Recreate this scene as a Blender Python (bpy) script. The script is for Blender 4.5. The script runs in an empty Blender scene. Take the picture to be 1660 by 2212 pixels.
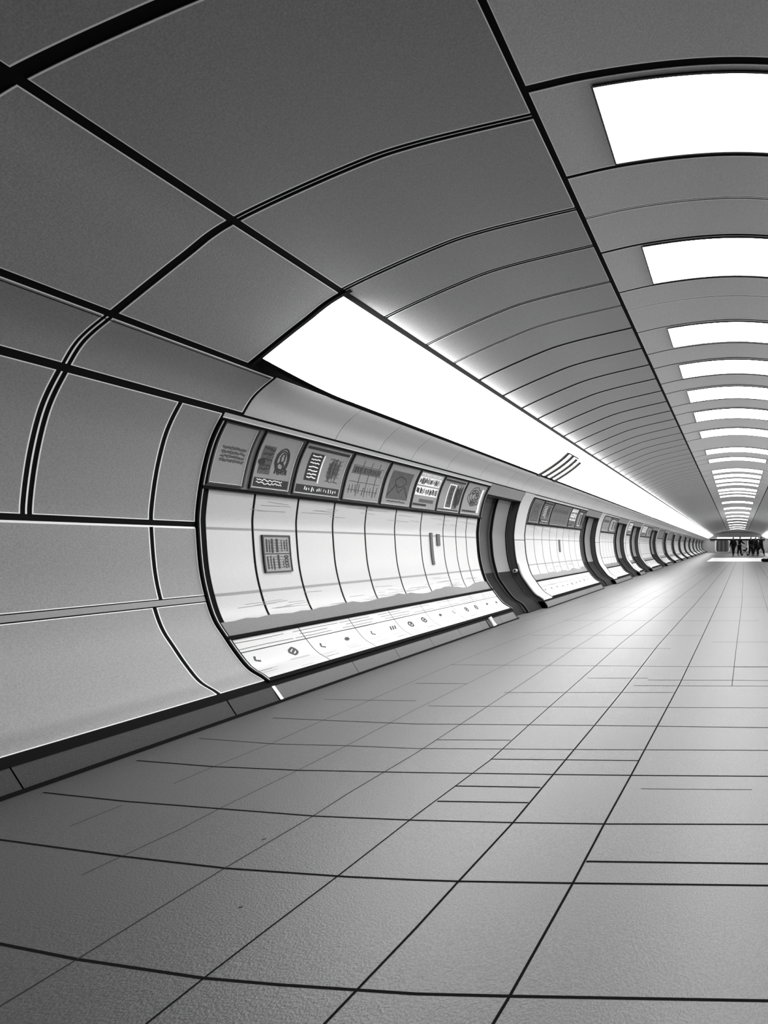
import bpy, bmesh, math, random
from mathutils import Vector

sc = bpy.context.scene
COL = sc.collection

# ------------------------------------------------------------------ camera, light, exposure
CAM_H = 1.25
F_PX = 1050.0
VX, VY = 1594.0, 1180.0
cam_data = bpy.data.cameras.new('camera')
cam = bpy.data.objects.new('camera', cam_data)
COL.objects.link(cam)
cam.location = (0, 0, CAM_H)
cam.rotation_euler = (math.radians(90), 0, 0)
cam_data.sensor_fit = 'HORIZONTAL'
cam_data.sensor_width = 36.0
cam_data.lens = F_PX / 1660.0 * 36.0
cam_data.shift_x = (830.0 - VX) / 1660.0
cam_data.shift_y = (VY - 1106.0) / 1660.0
cam_data.clip_start = 0.05
cam_data.clip_end = 300
sc.camera = cam

world = bpy.data.worlds.new('world')
sc.world = world
world.use_nodes = True
world.node_tree.nodes['Background'].inputs[0].default_value = (1, 1, 1, 1)
world.node_tree.nodes['Background'].inputs[1].default_value = 0.02

sc.view_settings.view_transform = 'Standard'
sc.view_settings.look = 'None'
sc.view_settings.gamma = 1.0
sc.view_settings.use_curve_mapping = False
sc.view_settings.exposure = 0.0

STRIP_L = 15.0       # glow of the two side strip lights
CENTRE_L = 21.0      # glow of the ceiling lights
NEAR_END = -4.0
FAR_END = 60.0

# ------------------------------------------------------------------ materials
def mat(name, col, rough=0.5, grain=0.12, scale=140.0, bump=0.25, metal=0.0, spec=0.5, emit=None):
    m = bpy.data.materials.new(name)
    m.use_nodes = True
    nt = m.node_tree
    b = nt.nodes['Principled BSDF']
    if isinstance(col, (int, float)):
        col = (col, col, col)
    b.inputs['Base Color'].default_value = (*col, 1)
    b.inputs['Roughness'].default_value = rough
    b.inputs['Metallic'].default_value = metal
    b.inputs['Specular IOR Level'].default_value = spec
    if emit:
        b.inputs['Emission Color'].default_value = (1, 1, 1, 1)
        b.inputs['Emission Strength'].default_value = emit
    if grain > 0:
        geo = nt.nodes.new('ShaderNodeNewGeometry')
        nz = nt.nodes.new('ShaderNodeTexNoise')
        nz.inputs['Scale'].default_value = scale
        nz.inputs['Detail'].default_value = 2.0
        nz.inputs['Roughness'].default_value = 0.6
        nt.links.new(geo.outputs['Position'], nz.inputs['Vector'])
        mr = nt.nodes.new('ShaderNodeMapRange')
        mr.inputs['From Min'].default_value = 0.3
        mr.inputs['From Max'].default_value = 0.7
        mr.inputs['To Min'].default_value = 1 - grain
        mr.inputs['To Max'].default_value = 1 + grain
        nt.links.new(nz.outputs['Fac'], mr.inputs['Value'])
        vm = nt.nodes.new('ShaderNodeVectorMath')
        vm.operation = 'SCALE'
        vm.inputs[0].default_value = col
        nt.links.new(mr.outputs['Result'], vm.inputs['Scale'])
        nt.links.new(vm.outputs['Vector'], b.inputs['Base Color'])
        if bump > 0:
            bp = nt.nodes.new('ShaderNodeBump')
            bp.inputs['Strength'].default_value = bump
            bp.inputs['Distance'].default_value = 0.004
            nt.links.new(nz.outputs['Fac'], bp.inputs['Height'])
            nt.links.new(bp.outputs['Normal'], b.inputs['Normal'])
    return m

M = {}
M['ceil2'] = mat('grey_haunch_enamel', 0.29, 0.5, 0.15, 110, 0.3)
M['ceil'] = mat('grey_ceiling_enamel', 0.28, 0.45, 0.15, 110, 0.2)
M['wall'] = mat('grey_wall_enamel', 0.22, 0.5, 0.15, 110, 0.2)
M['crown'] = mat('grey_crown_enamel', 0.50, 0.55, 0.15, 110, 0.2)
M['edge'] = mat('pale_panel_edge', 0.85, 0.45, 0)
M['gap'] = mat('black_joint', 0.004, 0.9, 0, spec=0.1)
M['inlay'] = mat('grey_rail_inlay', 0.2, 0.4, 0.06, 90, 0.1)
M['bay'] = mat('white_glossy_cladding', 0.43, 0.28, 0.05, 110, 0.08)
M['pale'] = mat('pale_cove_panel', 0.42, 0.5, 0.08, 110, 0.15)
M['bayline'] = mat('grey_trim_and_reflection', 0.22, 0.5, 0.1, 90, 0)
M['seam'] = mat('dark_cladding_seam', 0.02, 0.6, 0)
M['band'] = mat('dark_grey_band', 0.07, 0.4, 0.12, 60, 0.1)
M['ledge'] = mat('white_ledge_tile', 0.48, 0.4, 0.04, 110, 0.08)
M['ink'] = mat('black_ink', 0.008, 0.6, 0)
M['greyink'] = mat('grey_ink', 0.07, 0.6, 0)
M['midink'] = mat('mid_grey_print', 0.07, 0.6, 0.3, 60, 0)
M['poster'] = mat('grey_poster_paper', 0.24, 0.45, 0.08, 120, 0)
M['posterdark'] = mat('dark_poster_paper', 0.10, 0.45, 0.08, 120, 0)
M['white'] = mat('white_paint', 0.85, 0.4, 0.03, 110, 0)
M['frame'] = mat('black_frame', 0.012, 0.5, 0)
M['skirt_dark'] = mat('charcoal_skirting', 0.035, 0.65, 0.25, 150, 0.3, spec=0.2)
M['skirt'] = mat('grey_skirting', 0.085, 0.6, 0.12, 130, 0.2, spec=0.3)
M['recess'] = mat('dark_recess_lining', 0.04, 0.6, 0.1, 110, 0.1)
M['joint'] = mat('dark_floor_joint', 0.012, 0.9, 0, spec=0.0)
M['jointfine'] = mat('grey_floor_joint', 0.035, 0.9, 0, spec=0.1)
M['door'] = mat('grey_door_enamel', 0.15, 0.5, 0.1, 110, 0.15)
M['footshade'] = mat('charcoal_foot_shade', 0.012, 0.8, 0.2, 110, 0.1, spec=0.1)  # near-black colour for the shade low in the doorways
M['strip'] = mat('white_light_diffuser', 0.8, 0.5, 0, emit=STRIP_L)
M['stripfar'] = mat('white_light_diffuser_dim', 0.8, 0.5, 0, emit=STRIP_L * .32)
M['sideglow'] = mat('added_side_glow', 0.8, 0.5, 0, emit=STRIP_L * .55)  # glow of the raised sides, added to lighten the panels beside the strip
M['lampfar'] = mat('white_lamp_diffuser_dim', 0.8, 0.5, 0, emit=CENTRE_L * .33)
M['lamp'] = mat('white_lamp_diffuser', 0.8, 0.5, 0, emit=CENTRE_L)
M['faint'] = mat('grey_diffuser_joint', 0.6, 0.6, 0, emit=0.55)
M['cloth'] = mat('black_cloth', 0.003, 0.9, 0.3, 40, 0.1, spec=.1)
M['cloth2'] = mat('charcoal_cloth', 0.005, 0.9, 0.3, 40, 0.1, spec=.1)
M['skin'] = mat('skin', 0.07, 0.7, 0, spec=.2)
M['hair'] = mat('dark_hair', 0.004, 0.8, 0, spec=.1)
M['rubber'] = mat('black_rubber', 0.004, 0.8, 0, spec=.1)
M['paleband'] = mat('white_floor_band', 0.9, 0.35, 0.05, 60, 0)

def floor_mat():
    m = mat('grey_granite_floor', 0.36, 0.46, 0.0, spec=0.5)
    nt = m.node_tree
    b = nt.nodes['Principled BSDF']
    b.inputs['IOR'].default_value = 1.75
    geo = nt.nodes.new('ShaderNodeNewGeometry')
    nz = nt.nodes.new('ShaderNodeTexNoise')
    nz.inputs['Scale'].default_value = 150
    nz.inputs['Detail'].default_value = 3
    nt.links.new(geo.outputs['Position'], nz.inputs['Vector'])
    mr = nt.nodes.new('ShaderNodeMapRange')
    mr.inputs['From Min'].default_value = 0.3
    mr.inputs['From Max'].default_value = 0.7
    mr.inputs['To Min'].default_value = 0.035
    mr.inputs['To Max'].default_value = 0.085
    nt.links.new(nz.outputs['Fac'], mr.inputs['Value'])
    nt.links.new(mr.outputs['Result'], b.inputs['Base Color'])
    bp = nt.nodes.new('ShaderNodeBump')
    bp.inputs['Strength'].default_value = 0.35
    bp.inputs['Distance'].default_value = 0.004
    nt.links.new(nz.outputs['Fac'], bp.inputs['Height'])
    nt.links.new(bp.outputs['Normal'], b.inputs['Normal'])
    return m
M['floor'] = floor_mat()

# ------------------------------------------------------------------ tunnel cross-section
U = CAM_H / 337.0                 # metres per profile unit
Y0 = F_PX * U                     # depth where one unit is one pixel
CTRL = [(-985, -337), (-1016, -292), (-1055, -266), (-1083, -233), (-1107, -198), (-1131, -160),
        (-1148, -110), (-1161, -47), (-1168, 40), (-1167, 81), (-1158, 146), (-1144, 207),
        (-1129, 248), (-1106, 292), (-1086, 326), (-1065, 349), (-1027, 380), (-913, 471),
        (-828, 532), (-643, 617), (-528, 657), (-328, 705), (-230, 727), (-110, 744), (0, 750)]

def catmull(pts, n=8):
    out = []
    ext = [(2 * pts[0][0] - pts[1][0], 2 * pts[0][1] - pts[1][1])] + pts + [(110, 744)]
    for i in range(1, len(ext) - 2):
        p0, p1, p2, p3 = ext[i - 1], ext[i], ext[i + 1], ext[i + 2]
        for j in range(n):
            u = j / n
            out.append(tuple(0.5 * (2 * p1[k] + (p2[k] - p0[k]) * u + (2 * p0[k] - 5 * p1[k] + 4 * p2[k] - p3[k]) * u * u
                                    + (3 * p1[k] - p0[k] - 3 * p2[k] + p3[k]) * u ** 3) for k in (0, 1)))
    out.append(pts[-1])
    return out
HALF = catmull(CTRL)
FULL = HALF + [(-x, z) for x, z in reversed(HALF[:-1])]
TL = [0.0]
for a, b in zip(FULL, FULL[1:]):
    TL.append(TL[-1] + math.hypot(b[0] - a[0], b[1] - a[1]) * U)
T_TOP = TL[len(HALF) - 1]
T_END = TL[-1]

def t_of_z(z):
    for i in range(len(HALF) - 1):
        if HALF[i][1] <= z <= HALF[i + 1][1]:
            f = (z - HALF[i][1]) / max(1e-6, HALF[i + 1][1] - HALF[i][1])
            return TL[i] + f * (TL[i + 1] - TL[i])
    return 0 if z < 0 else T_TOP

import bisect
def prof(t):
    t = min(max(t, 0), T_END)
    i = min(max(bisect.bisect_right(TL, t) - 1, 0), len(FULL) - 2)
    f = (t - TL[i]) / (TL[i + 1] - TL[i])
    a, b = FULL[i], FULL[i + 1]
    x, z = a[0] + f * (b[0] - a[0]), a[1] + f * (b[1] - a[1])
    j0, j1 = max(i - 1, 0), min(i + 2, len(FULL) - 1)
    tx, tz = FULL[j1][0] - FULL[j0][0], FULL[j1][1] - FULL[j0][1]
    l = math.hypot(tx, tz)
    return x * U, z * U, tz / l, -tx / l

def fac(z, y):
    return 1 - 0.00525 * (y - Y0) if z > 0 else 1 - 0.00762 * (y - Y0)

def P(t, y, off=0.0, dx=0.0):
    x, z, nx, nz = prof(t)
    x += nx * off + dx
    z += nz * off
    return Vector((x, y, CAM_H + z * fac(z, y)))

def PX(xu, zu, y):                    # profile units to a world point
    z = zu * U
    return Vector((xu * U, y, CAM_H + z * fac(z, y)))

def floor_z(y):
    return CAM_H - CAM_H * (1 - 0.00762 * (y - Y0))

def yk(x, xu):                        # depth of the wall line xu where it stands at image column x
    return Y0 * xu / (x - VX)

tG = t_of_z(-292); tF = t_of_z(-113); tE = t_of_z(46); tD = t_of_z(292); tC = t_of_z(379)
tB = t_of_z(532); tA = t_of_z(704); tLamp = t_of_z(727)
tH = t_of_z(134); tPT = t_of_z(274)

# ------------------------------------------------------------------ mesh builder
ORI = {}
class MB:
    def __init__(s):
        s.v = []; s.f = []; s.m = []
    def quad(s, pts, mi=0):
        n = len(s.v)
        s.v += [Vector(p) for p in pts]
        s.f.append(tuple(range(n, n + len(pts)))); s.m.append(mi)
    def grid(s, rows, mi=0, mfun=None):
        n = len(s.v); w = len(rows[0])
        for r in rows:
            s.v += [Vector(p) for p in r]
        for i in range(len(rows) - 1):
            for j in range(w - 1):
                a = n + i * w + j
                s.f.append((a, a + 1, a + w + 1, a + w))
                s.m.append(mfun(i, j) if mfun else mi)
    def box(s, c, size, mi=0, rot=None):
        cx, cy, cz = c; sx, sy, sz = [q / 2 for q in size]
        pts = [Vector((a * sx, b * sy, d * sz)) for d in (-1, 1) for b in (-1, 1) for a in (-1, 1)]
        if rot: pts = [rot @ p for p in pts]
        n = len(s.v)
        s.v += [p + Vector(c) for p in pts]
        for f in ((0, 2, 3, 1), (4, 5, 7, 6), (0, 1, 5, 4), (2, 6, 7, 3), (0, 4, 6, 2), (1, 3, 7, 5)):
            s.f.append(tuple(n + q for q in f)); s.m.append(mi)
    def tube(s, pts, r, seg=8, mi=0, caps=True):
        pts = [Vector(p) for p in pts]
        rows = []
        for i, p in enumerate(pts):
            d = (pts[min(i + 1, len(pts) - 1)] - pts[max(i - 1, 0)]).normalized()
            up = Vector((0, 0, 1)) if abs(d.z) < 0.9 else Vector((1, 0, 0))
            a = d.cross(up).normalized(); b = d.cross(a)
            rr = r[i] if isinstance(r, (list, tuple)) else r
            rows.append([p + rr * (math.cos(2 * math.pi * k / seg) * a + math.sin(2 * math.pi * k / seg) * b) for k in range(seg + 1)])
        s.grid(rows, mi)
        if caps:
            s.quad(rows[0][:-1], mi); s.quad(rows[-1][:-1], mi)
    def build(s, name, mats, parent=None, origin=None, smooth=True):
        if not isinstance(mats, (list, tuple)): mats = [mats]
        if parent is not None: origin = ORI[parent.name]
        origin = Vector(origin) if origin is not None else Vector((0, 0, 0))
        me = bpy.data.meshes.new(name)
        me.from_pydata([tuple(v - origin) for v in s.v], [], s.f)
        for q in mats: me.materials.append(q)
        me.polygons.foreach_set('material_index', s.m)
        bm = bmesh.new(); bm.from_mesh(me)
        bmesh.ops.remove_doubles(bm, verts=bm.verts, dist=1e-5)
        bmesh.ops.recalc_face_normals(bm, faces=bm.faces)
        bm.to_mesh(me); bm.free()
        if smooth:
            me.polygons.foreach_set('use_smooth', [True] * len(me.polygons))
            me.set_sharp_from_angle(angle=0.5)
        me.update()
        o = bpy.data.objects.new(name, me)
        COL.objects.link(o)
        if parent is not None:
            o.parent = parent
        else:
            o.location = origin
        ORI[o.name] = origin
        return o

def thing(name, label, cat, loc, group=None, kind=None):
    o = bpy.data.objects.new(name, None)
    o.empty_display_size = 0.1
    COL.objects.link(o); o.location = loc
    ORI[o.name] = Vector(loc)
    tag(o, label, cat, group, kind)
    return o

def tag(o, label=None, cat=None, group=None, kind=None):
    if label: o['label'] = label
    if cat: o['category'] = cat
    if group: o['group'] = group
    if kind: o['kind'] = kind
    return o

def lin(a, b, n):
    return [a + (b - a) * i / n for i in range(n + 1)]

def patch(mb, t0, t1, y0, y1, off=0.0, mi=0, nt=None, ny=None, dx=0.0):
    nt = nt or max(1, int(abs(t1 - t0) / 0.07))
    ny = ny or max(1, int(abs(y1 - y0) / 4.0))
    mb.grid([[P(t, y, off, dx) for y in lin(y0, y1, ny)] for t in lin(t0, t1, nt)], mi)

def panel(mb, t0, t1, y0, y1, gb=0.02, gt=0.02, gn=0.015, gf=0.015, off=0.0, thick=0.005, border=0.006, mi=0, ei=1):
    """a curved cladding sheet with a pale edge, set back from its neighbours by the joint"""
    t0 += gb / 2; t1 -= gt / 2; y0 += gn / 2; y1 -= gf / 2
    if t1 - t0 < 3 * border or y1 - y0 < 3 * border: return
    nt = max(2, int((t1 - t0) / 0.035))
    if border > 0:
        ts = [t0, t0 + border] + lin(t0 + border, t1 - border, nt)[1:-1] + [t1 - border, t1]
        ny = max(1, int((y1 - y0) / 4.0))
        ys = [y0, y0 + border] + lin(y0 + border, y1 - border, ny)[1:-1] + [y1 - border, y1]
        L, K = len(ts) - 2, len(ys) - 2
        fn = lambda i, j: ei if i in (0, L) or j in (0, K) else mi
    else:
        ts = lin(t0, t1, nt); ys = lin(y0, y1, max(1, int((y1 - y0) / 4.0)))
        fn = lambda i, j: mi
    mb.grid([[P(t, y, off) for y in ys] for t in ts], mfun=fn)
    mb.grid([[P(ts[0], y, off) for y in ys], [P(ts[0], y, off - thick) for y in ys]], ei)
    mb.grid([[P(ts[-1], y, off) for y in ys], [P(ts[-1], y, off - thick) for y in ys]], ei)
    mb.grid([[P(t, ys[0], off) for t in ts], [P(t, ys[0], off - thick) for t in ts]], ei)
    mb.grid([[P(t, ys[-1], off) for t in ts], [P(t, ys[-1], off - thick) for t in ts]], ei)

BACK = -0.004

# ------------------------------------------------------------------ floor
def fp(px, py):                       # a floor point seen at an image point
    y = 1351.5 / (py - 1170.0)
    return Vector(((px - VX) * y / F_PX, y, floor_z(y)))

fl = MB()
ys = lin(NEAR_END, FAR_END + 4, 16)
fl.grid([[Vector((x, y, floor_z(y))) for x in (-5.2, 5.2)] for y in ys], 0)
def joint(pts, w, mi=1):
    pts = [p if isinstance(p, Vector) else fp(*p) for p in pts]
    rows = []
    for i, p in enumerate(pts):
        d = pts[min(i + 1, len(pts) - 1)] - pts[max(i - 1, 0)]
        n = Vector((-d.y, d.x, 0)).normalized() * (w / 2)
        rows.append([p + n + Vector((0, 0, .0006)), p - n + Vector((0, 0, .0006))])
    fl.grid(rows, mi)
# joints across the tunnel
for w, pts in (
    (.0085, [(-300, 1960), (0, 2039), (165, 2072), (440, 2113), (600, 2127), (749, 2137), (899, 2147), (1105, 2152), (1660, 2162), (2400, 2166)]),
    (.009, [(-200, 1780), (0, 1814), (265, 1850), (490, 1876), (749, 1894), (899, 1901), (995, 1904), (1240, 1908), (1660, 1913), (2400, 1916)]),
    (.009, [(93, 1712), (270, 1731), (475, 1747), (680, 1763), (749, 1766), (899, 1772), (1105, 1777), (1308, 1780), (1660, 1781), (2300, 1783)]),
    (.010, [(295, 1643), (460, 1656), (645, 1664), (749, 1666), (899, 1669), (1197, 1673), (1366, 1675), (1660, 1677), (2300, 1679)]),
    (.009, [(430, 1595), (590, 1607), (749, 1611), (899, 1617), (1240, 1619), (1660, 1621), (2200, 1622)]),
    (.011, [(590, 1551), (749, 1558), (899, 1564), (1285, 1567), (1660, 1572), (2200, 1574)]),
    (.009, [(925, 1525), (1330, 1528), (1660, 1529), (2100, 1530)]),
    (.009, [(700, 1511), (899, 1514), (1110, 1496)][:2]),
    (.010, [(1090, 1496), (1460, 1496)]),
    (.010, [(899, 1476), (1010, 1477)]),
    (.011, [(975, 1436), (1485, 1440), (1900, 1440)]),
    (.011, [(1270, 1465), (1400, 1465)]),
    (.011, [(1370, 1481), (1590, 1482), (1900, 1482)]),
    (.011, [(1586, 1441), (1660, 1441)]),
    (.011, [(1400, 1469), (1660, 1470)]),
    (.012, [(1540, 1387), (1660, 1387), (1860, 1387)]),
    (.012, [(1150, 1372), (1520, 1373)]),
    (.012, [(1160, 1400), (1450, 1401)]),
    (.009, [(945, 1598), (1104, 1599)]),
    (.009, [(1060, 1640), (1380, 1643)]),
    (.010, [(983, 1698), (1168, 1701)]),
    (.010, [(945, 1731), (1142, 1734)]),
    (.010, [(1267, 1861), (1660, 1866), (2300, 1868)]),
    (.004, [(1385, 1704), (1625, 1706)]),
    (.013, [(1220, 1340), (1640, 1341)]), (.013, [(1300, 1312), (1660, 1312)]),
    (.014, [(1330, 1290), (1690, 1290)])):
    joint(pts, w, 1 if max(p[1] for p in pts) > 1640 else 3)
# joints along the tunnel
VPF = (1600, 1196)
for w, pts in (
    (.0075, [(316, 2212), (442, 2112), (572, 2012), (728, 1894), (899, 1761), (983, 1699), (1061, 1641), (1140, 1569), (1261, 1462), (1344, 1388), (1456, 1300), (1560, 1220), VPF]),
    (.0095, [(660, 2255), (749, 2162), (899, 2005), (992, 1903), (1108, 1778), (1196, 1673), (1284, 1568), (1344, 1495), (1423, 1393), (1507, 1300), (1572, 1222), VPF]),
    (.0095, [(1040, 2255), (1101, 2153), (1238, 1908), (1307, 1778), (1365, 1673), (1423, 1564), (1470, 1476), (1516, 1379), (1553, 1300), (1586, 1225), VPF]),
    (.0070, [(1582, 1482), (1590, 1411), (1604, 1300), (1607, 1215)]),
    (.0055, [(1720, 1480), (1682, 1400), (1654, 1300), (1630, 1220)]),
    (.0070, [(-100, 2236), (0, 2174), (169, 2071), (320, 1977), (485, 1876), (678, 1762), (749, 1716), (899, 1627), (990, 1568), (1122, 1481), (1242, 1400), (1410, 1295), (1540, 1220), VPF]),
    (.0050, [(178, 1890), (265, 1849), (394, 1789), (476, 1746), (646, 1663), (749, 1611), (899, 1532), (1006, 1479), (1108, 1428), (1350, 1312), (1520, 1222)]),
    (.0050, [(151, 1785), (265, 1739)]),
    (.0050, [(375, 1693), (462, 1656), (591, 1604), (705, 1553), (749, 1535), (899, 1469), (980, 1434), (1094, 1388), (1363, 1289), (1500, 1220)]),
    (.0045, [(910, 1408), (1120, 1345), (1330, 1282), (1480, 1225)]),
    (.0085, [(2200, 2200), (1960, 1780), (1800, 1500), (1700, 1310), (1640, 1220)]),
    (.0085, [(2700, 2100), (2300, 1780), (1950, 1460), (1760, 1300), (1660, 1220)])):
    joint(pts, w, 1 if w > .0072 else 3)
for px, py in ((570, 1813), (519, 1960)):
    joint([(px - 4, py + 1), (px + 5, py - 1)], .006)
# pale band on the floor near the far end
ya, yb = 31.5, 38.5
fl.grid([[Vector((x, y, floor_z(y) + .002)) for x in (-2.0, 3.2)] for y in (ya, yb)], 2)
floor = fl.build('floor', [M['floor'], M['joint'], M['paleband'], M['jointfine']], smooth=False)
tag(floor, 'grey speckled stone floor with thin dark joints running down the tunnel', 'floor', kind='structure')

# ------------------------------------------------------------------ ceiling shell and cladding
sh = MB()
for y0, y1 in ((NEAR_END, FAR_END),):
    patch(sh, tD, T_END - tD, y0, y1, BACK, 0, nt=260, ny=24)
ceiling = sh.build('ceiling', [M['gap']])
tag(ceiling, 'curved vault of grey enamel panels with black joints', 'ceiling', kind='structure')

W_A, W_B, W_C, W_D = .042, .052, .048, .052
# rings of the left haunch between the two long black joints
rings = [-4.0, -1.4, .3, 2.06, 2.96, 3.76, 4.21, 4.77, 5.23, 5.75, 6.33, 6.88, 7.43]
while rings[-1] < FAR_END - .6: rings.append(rings[-1] + .56)
rings[-1] = FAR_END
def ring_gap(y):
    if y < 2.5: return .05
    if y < 3.2: return .040
    if y < 5: return .040
    return min(.065, .0075 * y)
def is_double(y): return 2.9 < y < 5.5

haunch = MB()
for a, b in zip(rings, rings[1:]):
    bd = .006 if a < 3.5 else (.003 if a < 5 else 0)
    panel(haunch, tB, tA, a, b, W_B, W_A, ring_gap(a), ring_gap(b), border=bd)
    if is_double(b):
        haunch.grid([[P(t, b - .002, -.002), P(t, b + .002, -.002)] for t in lin(tB + W_B / 2, tA - W_A / 2, 60)], 1)
haunch.build('haunch_panel', [M['ceil'], M['edge']], ceiling)
haunch = MB()
for a, b in zip(rings, rings[1:]):
    panel(haunch, T_END - tA, T_END - tB, a, b, W_A, W_B, ring_gap(a), ring_gap(b), border=.005)
haunch.build('haunch_panel', [M['ceil'], M['edge']], ceiling)

LAMPS = [(2.866, 3.425), (4.363, 4.95), (5.95, 6.49), (7.11, 7.64), (8.25, 8.86), (9.51, 10.16), (11.0, 11.6),
         (13.0, 13.55), (14.3, 14.8), (16.2, 16.8), (17.3, 17.95), (18.4, 19.1), (19.6, 20.1), (21.1, 21.8), (22.3, 22.8),
         (23.5, 24.1), (26.3, 27.2), (29.7, 30.8), (33, 34), (36.3, 37.3), (39.8, 40.8), (43.5, 44.5), (47.5, 48.5), (51.5, 52.5), (55.5, 56.5)]
rows = [-4.0, -2.0, 0.0, 1.5, 2.80, 3.46, 3.88, 4.33, 4.99, 5.35, 5.90, 6.55, 7.05, 7.70, 8.18, 8.92]
for (a, b), (c, d) in zip(LAMPS[5:], LAMPS[6:] + [(59.9, 60)]):
    rows += [a - .06, b + .06]
rows.append(FAR_END)
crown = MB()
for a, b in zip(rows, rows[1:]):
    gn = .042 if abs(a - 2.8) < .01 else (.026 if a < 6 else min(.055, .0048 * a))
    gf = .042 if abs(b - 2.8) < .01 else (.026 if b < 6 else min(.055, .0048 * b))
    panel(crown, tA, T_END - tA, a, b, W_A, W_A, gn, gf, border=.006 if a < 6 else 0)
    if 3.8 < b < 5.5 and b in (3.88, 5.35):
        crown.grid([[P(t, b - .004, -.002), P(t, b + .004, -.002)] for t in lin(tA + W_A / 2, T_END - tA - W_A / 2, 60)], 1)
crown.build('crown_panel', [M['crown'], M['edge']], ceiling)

# the band between strip and wall, near panels
near_bc = MB()
bc = [-4.0, -1.4, .3, 2.06, 2.96, 3.78]
for a, b in zip(bc, bc[1:]):
    panel(near_bc, tC, tB, a, b, W_C, W_B, ring_gap(a), .03 if b > 3 else ring_gap(b))
near_bc.build('haunch_panel', [M['ceil2'], M['edge']], ceiling)
near_bc = MB()
for a, b in zip(bc[:-1] + [3.78, 5.0], bc[1:] + [5.0, 8.97]):
    panel(near_bc, T_END - tB, T_END - tC, a, b, W_B, W_C, ring_gap(a), .03 if b > 3 else ring_gap(b))
near_bc.build('haunch_panel', [M['ceil2'], M['edge']], ceiling)
cove = MB()
cd = [-4.0, -1.4, .3, 2.06, 2.96, 4.03]
for a, b in zip(cd, cd[1:]):
    panel(cove, tD, tC, a, b, W_D, W_C, ring_gap(a), .035 if b > 3 else ring_gap(b))
    if b == 2.96:
        cove.grid([[P(t, b - .004, -.002), P(t, b + .004, -.002)] for t in lin(tD + W_D / 2, tC - W_C / 2, 24)], 1)
cove.grid([[P(tC - W_C / 2 - .022, y, .001), P(tC - W_C / 2 - .016, y, .001)] for y in lin(-4, 4, 4)], 2)
cove.build('cove_panel', [M['wall'], M['edge'], M['gap']], ceiling)
cove = MB()
seams = [4.03, 4.95, 5.55, 6.1, 6.84, 7.7, 8.6, 9.2, 10.0, 10.9, 11.7, 12.6]
while seams[-1] < FAR_END - 1: seams.append(seams[-1] + 1.0)
seams[-1] = FAR_END
for a, b in zip(seams, seams[1:]):
    panel(cove, tD, tC, a, b, .02, .03, .006, .006, border=0)
cove.build('cove_panel', [M['pale'], M['pale']], ceiling)
cove = MB()
for a, b in zip(cd + seams[1:], (cd + seams[1:])[1:]):
    panel(cove, T_END - tC, T_END - tD, a, b, W_C, W_D, .02, .02, border=0)
cove.build('cove_panel', [M['pale'], M['pale']], ceiling)

# ------------------------------------------------------------------ lamps
LIP = .085
def strip_light(side, label):
    S0 = 3.81 if side < 0 else 9.0
    o = P(tB if side < 0 else T_END - tB, 3.8, 0)
    th = thing('strip_light', label, 'light', o)
    a, b = (tC + W_C / 2, tB - W_B / 2) if side < 0 else (T_END - tB + W_B / 2, T_END - tC - W_C / 2)
    d = MB()
    if side < 0: a += LIP
    else: b -= LIP
    def bul(t, y=99):
        q = min(1, (y - S0) / .7)
        return -.002 + (.142 + .03 * math.sin(math.pi * min(max((t - a) / (b - a), 0), 1))) * math.sin(q * math.pi / 2)
    YS = lin(S0, S0 + .7, 8) + lin(S0 + .7, FAR_END, 20)[1:]
    for e in (a, b):
        d.grid([[P(e, y, -.003) for y in YS], [P(e, y, bul(e, y)) for y in YS]], 1)  # raised glowing sides, added to spill light onto the neighbouring panels
    d.grid([[P(t, y, bul(t, y)) for y in YS] for t in lin(a, b, 22)], mfun=lambda i, j: 0 if YS[j] < 19 else 2)
    d.build('diffuser', [M['strip'], M['sideglow'], M['stripfar']], th)
    for y in [4.6, 5.9][:2 if side < 0 else 0] + [7.3, 8.8, 10.4, 12.4, 14.2, 16, 18, 20, 22.5, 25, 28, 31, 35, 40, 45, 50, 55]:
        j = MB()
        j.grid([[P(t, y, bul(t) + .002), P(t, y + .010, bul(t) + .002)] for t in lin(a, b, 16)], 0)
        j.build('diffuser_joint', M['faint'], th)
    e = MB()
    for (p, q) in ((a - .042, a - .001), (b + .001, b + .05)) if side < 0 else ((a - .05, a - .001), (b + .001, b + .042)):
        oo = (lambda y: bul(a if side < 0 else b, y) + .004) if (p < a) == (side < 0) else (lambda y: .004)
        e.grid([[P(p, y, oo(y) - .04), P(p, y, oo(y)), P(q, y, oo(y)), P(q, y, oo(y) - .04)] for y in YS], 0)
    e.grid([[P(t, S0 - .025, -.003), P(t, S0 - .025, .006), P(t, S0, .006), P(t, S0, -.003)] for t in lin(a - LIP, b + LIP, 16)], 0)
    e.build('edge_rail', M['gap'], th)
    return th
left_strip = strip_light(-1, 'long wide white strip light running along the left side of the vault above the posters')
strip_light(1, 'long white strip light on the right side of the vault, seen at the far end')

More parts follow.
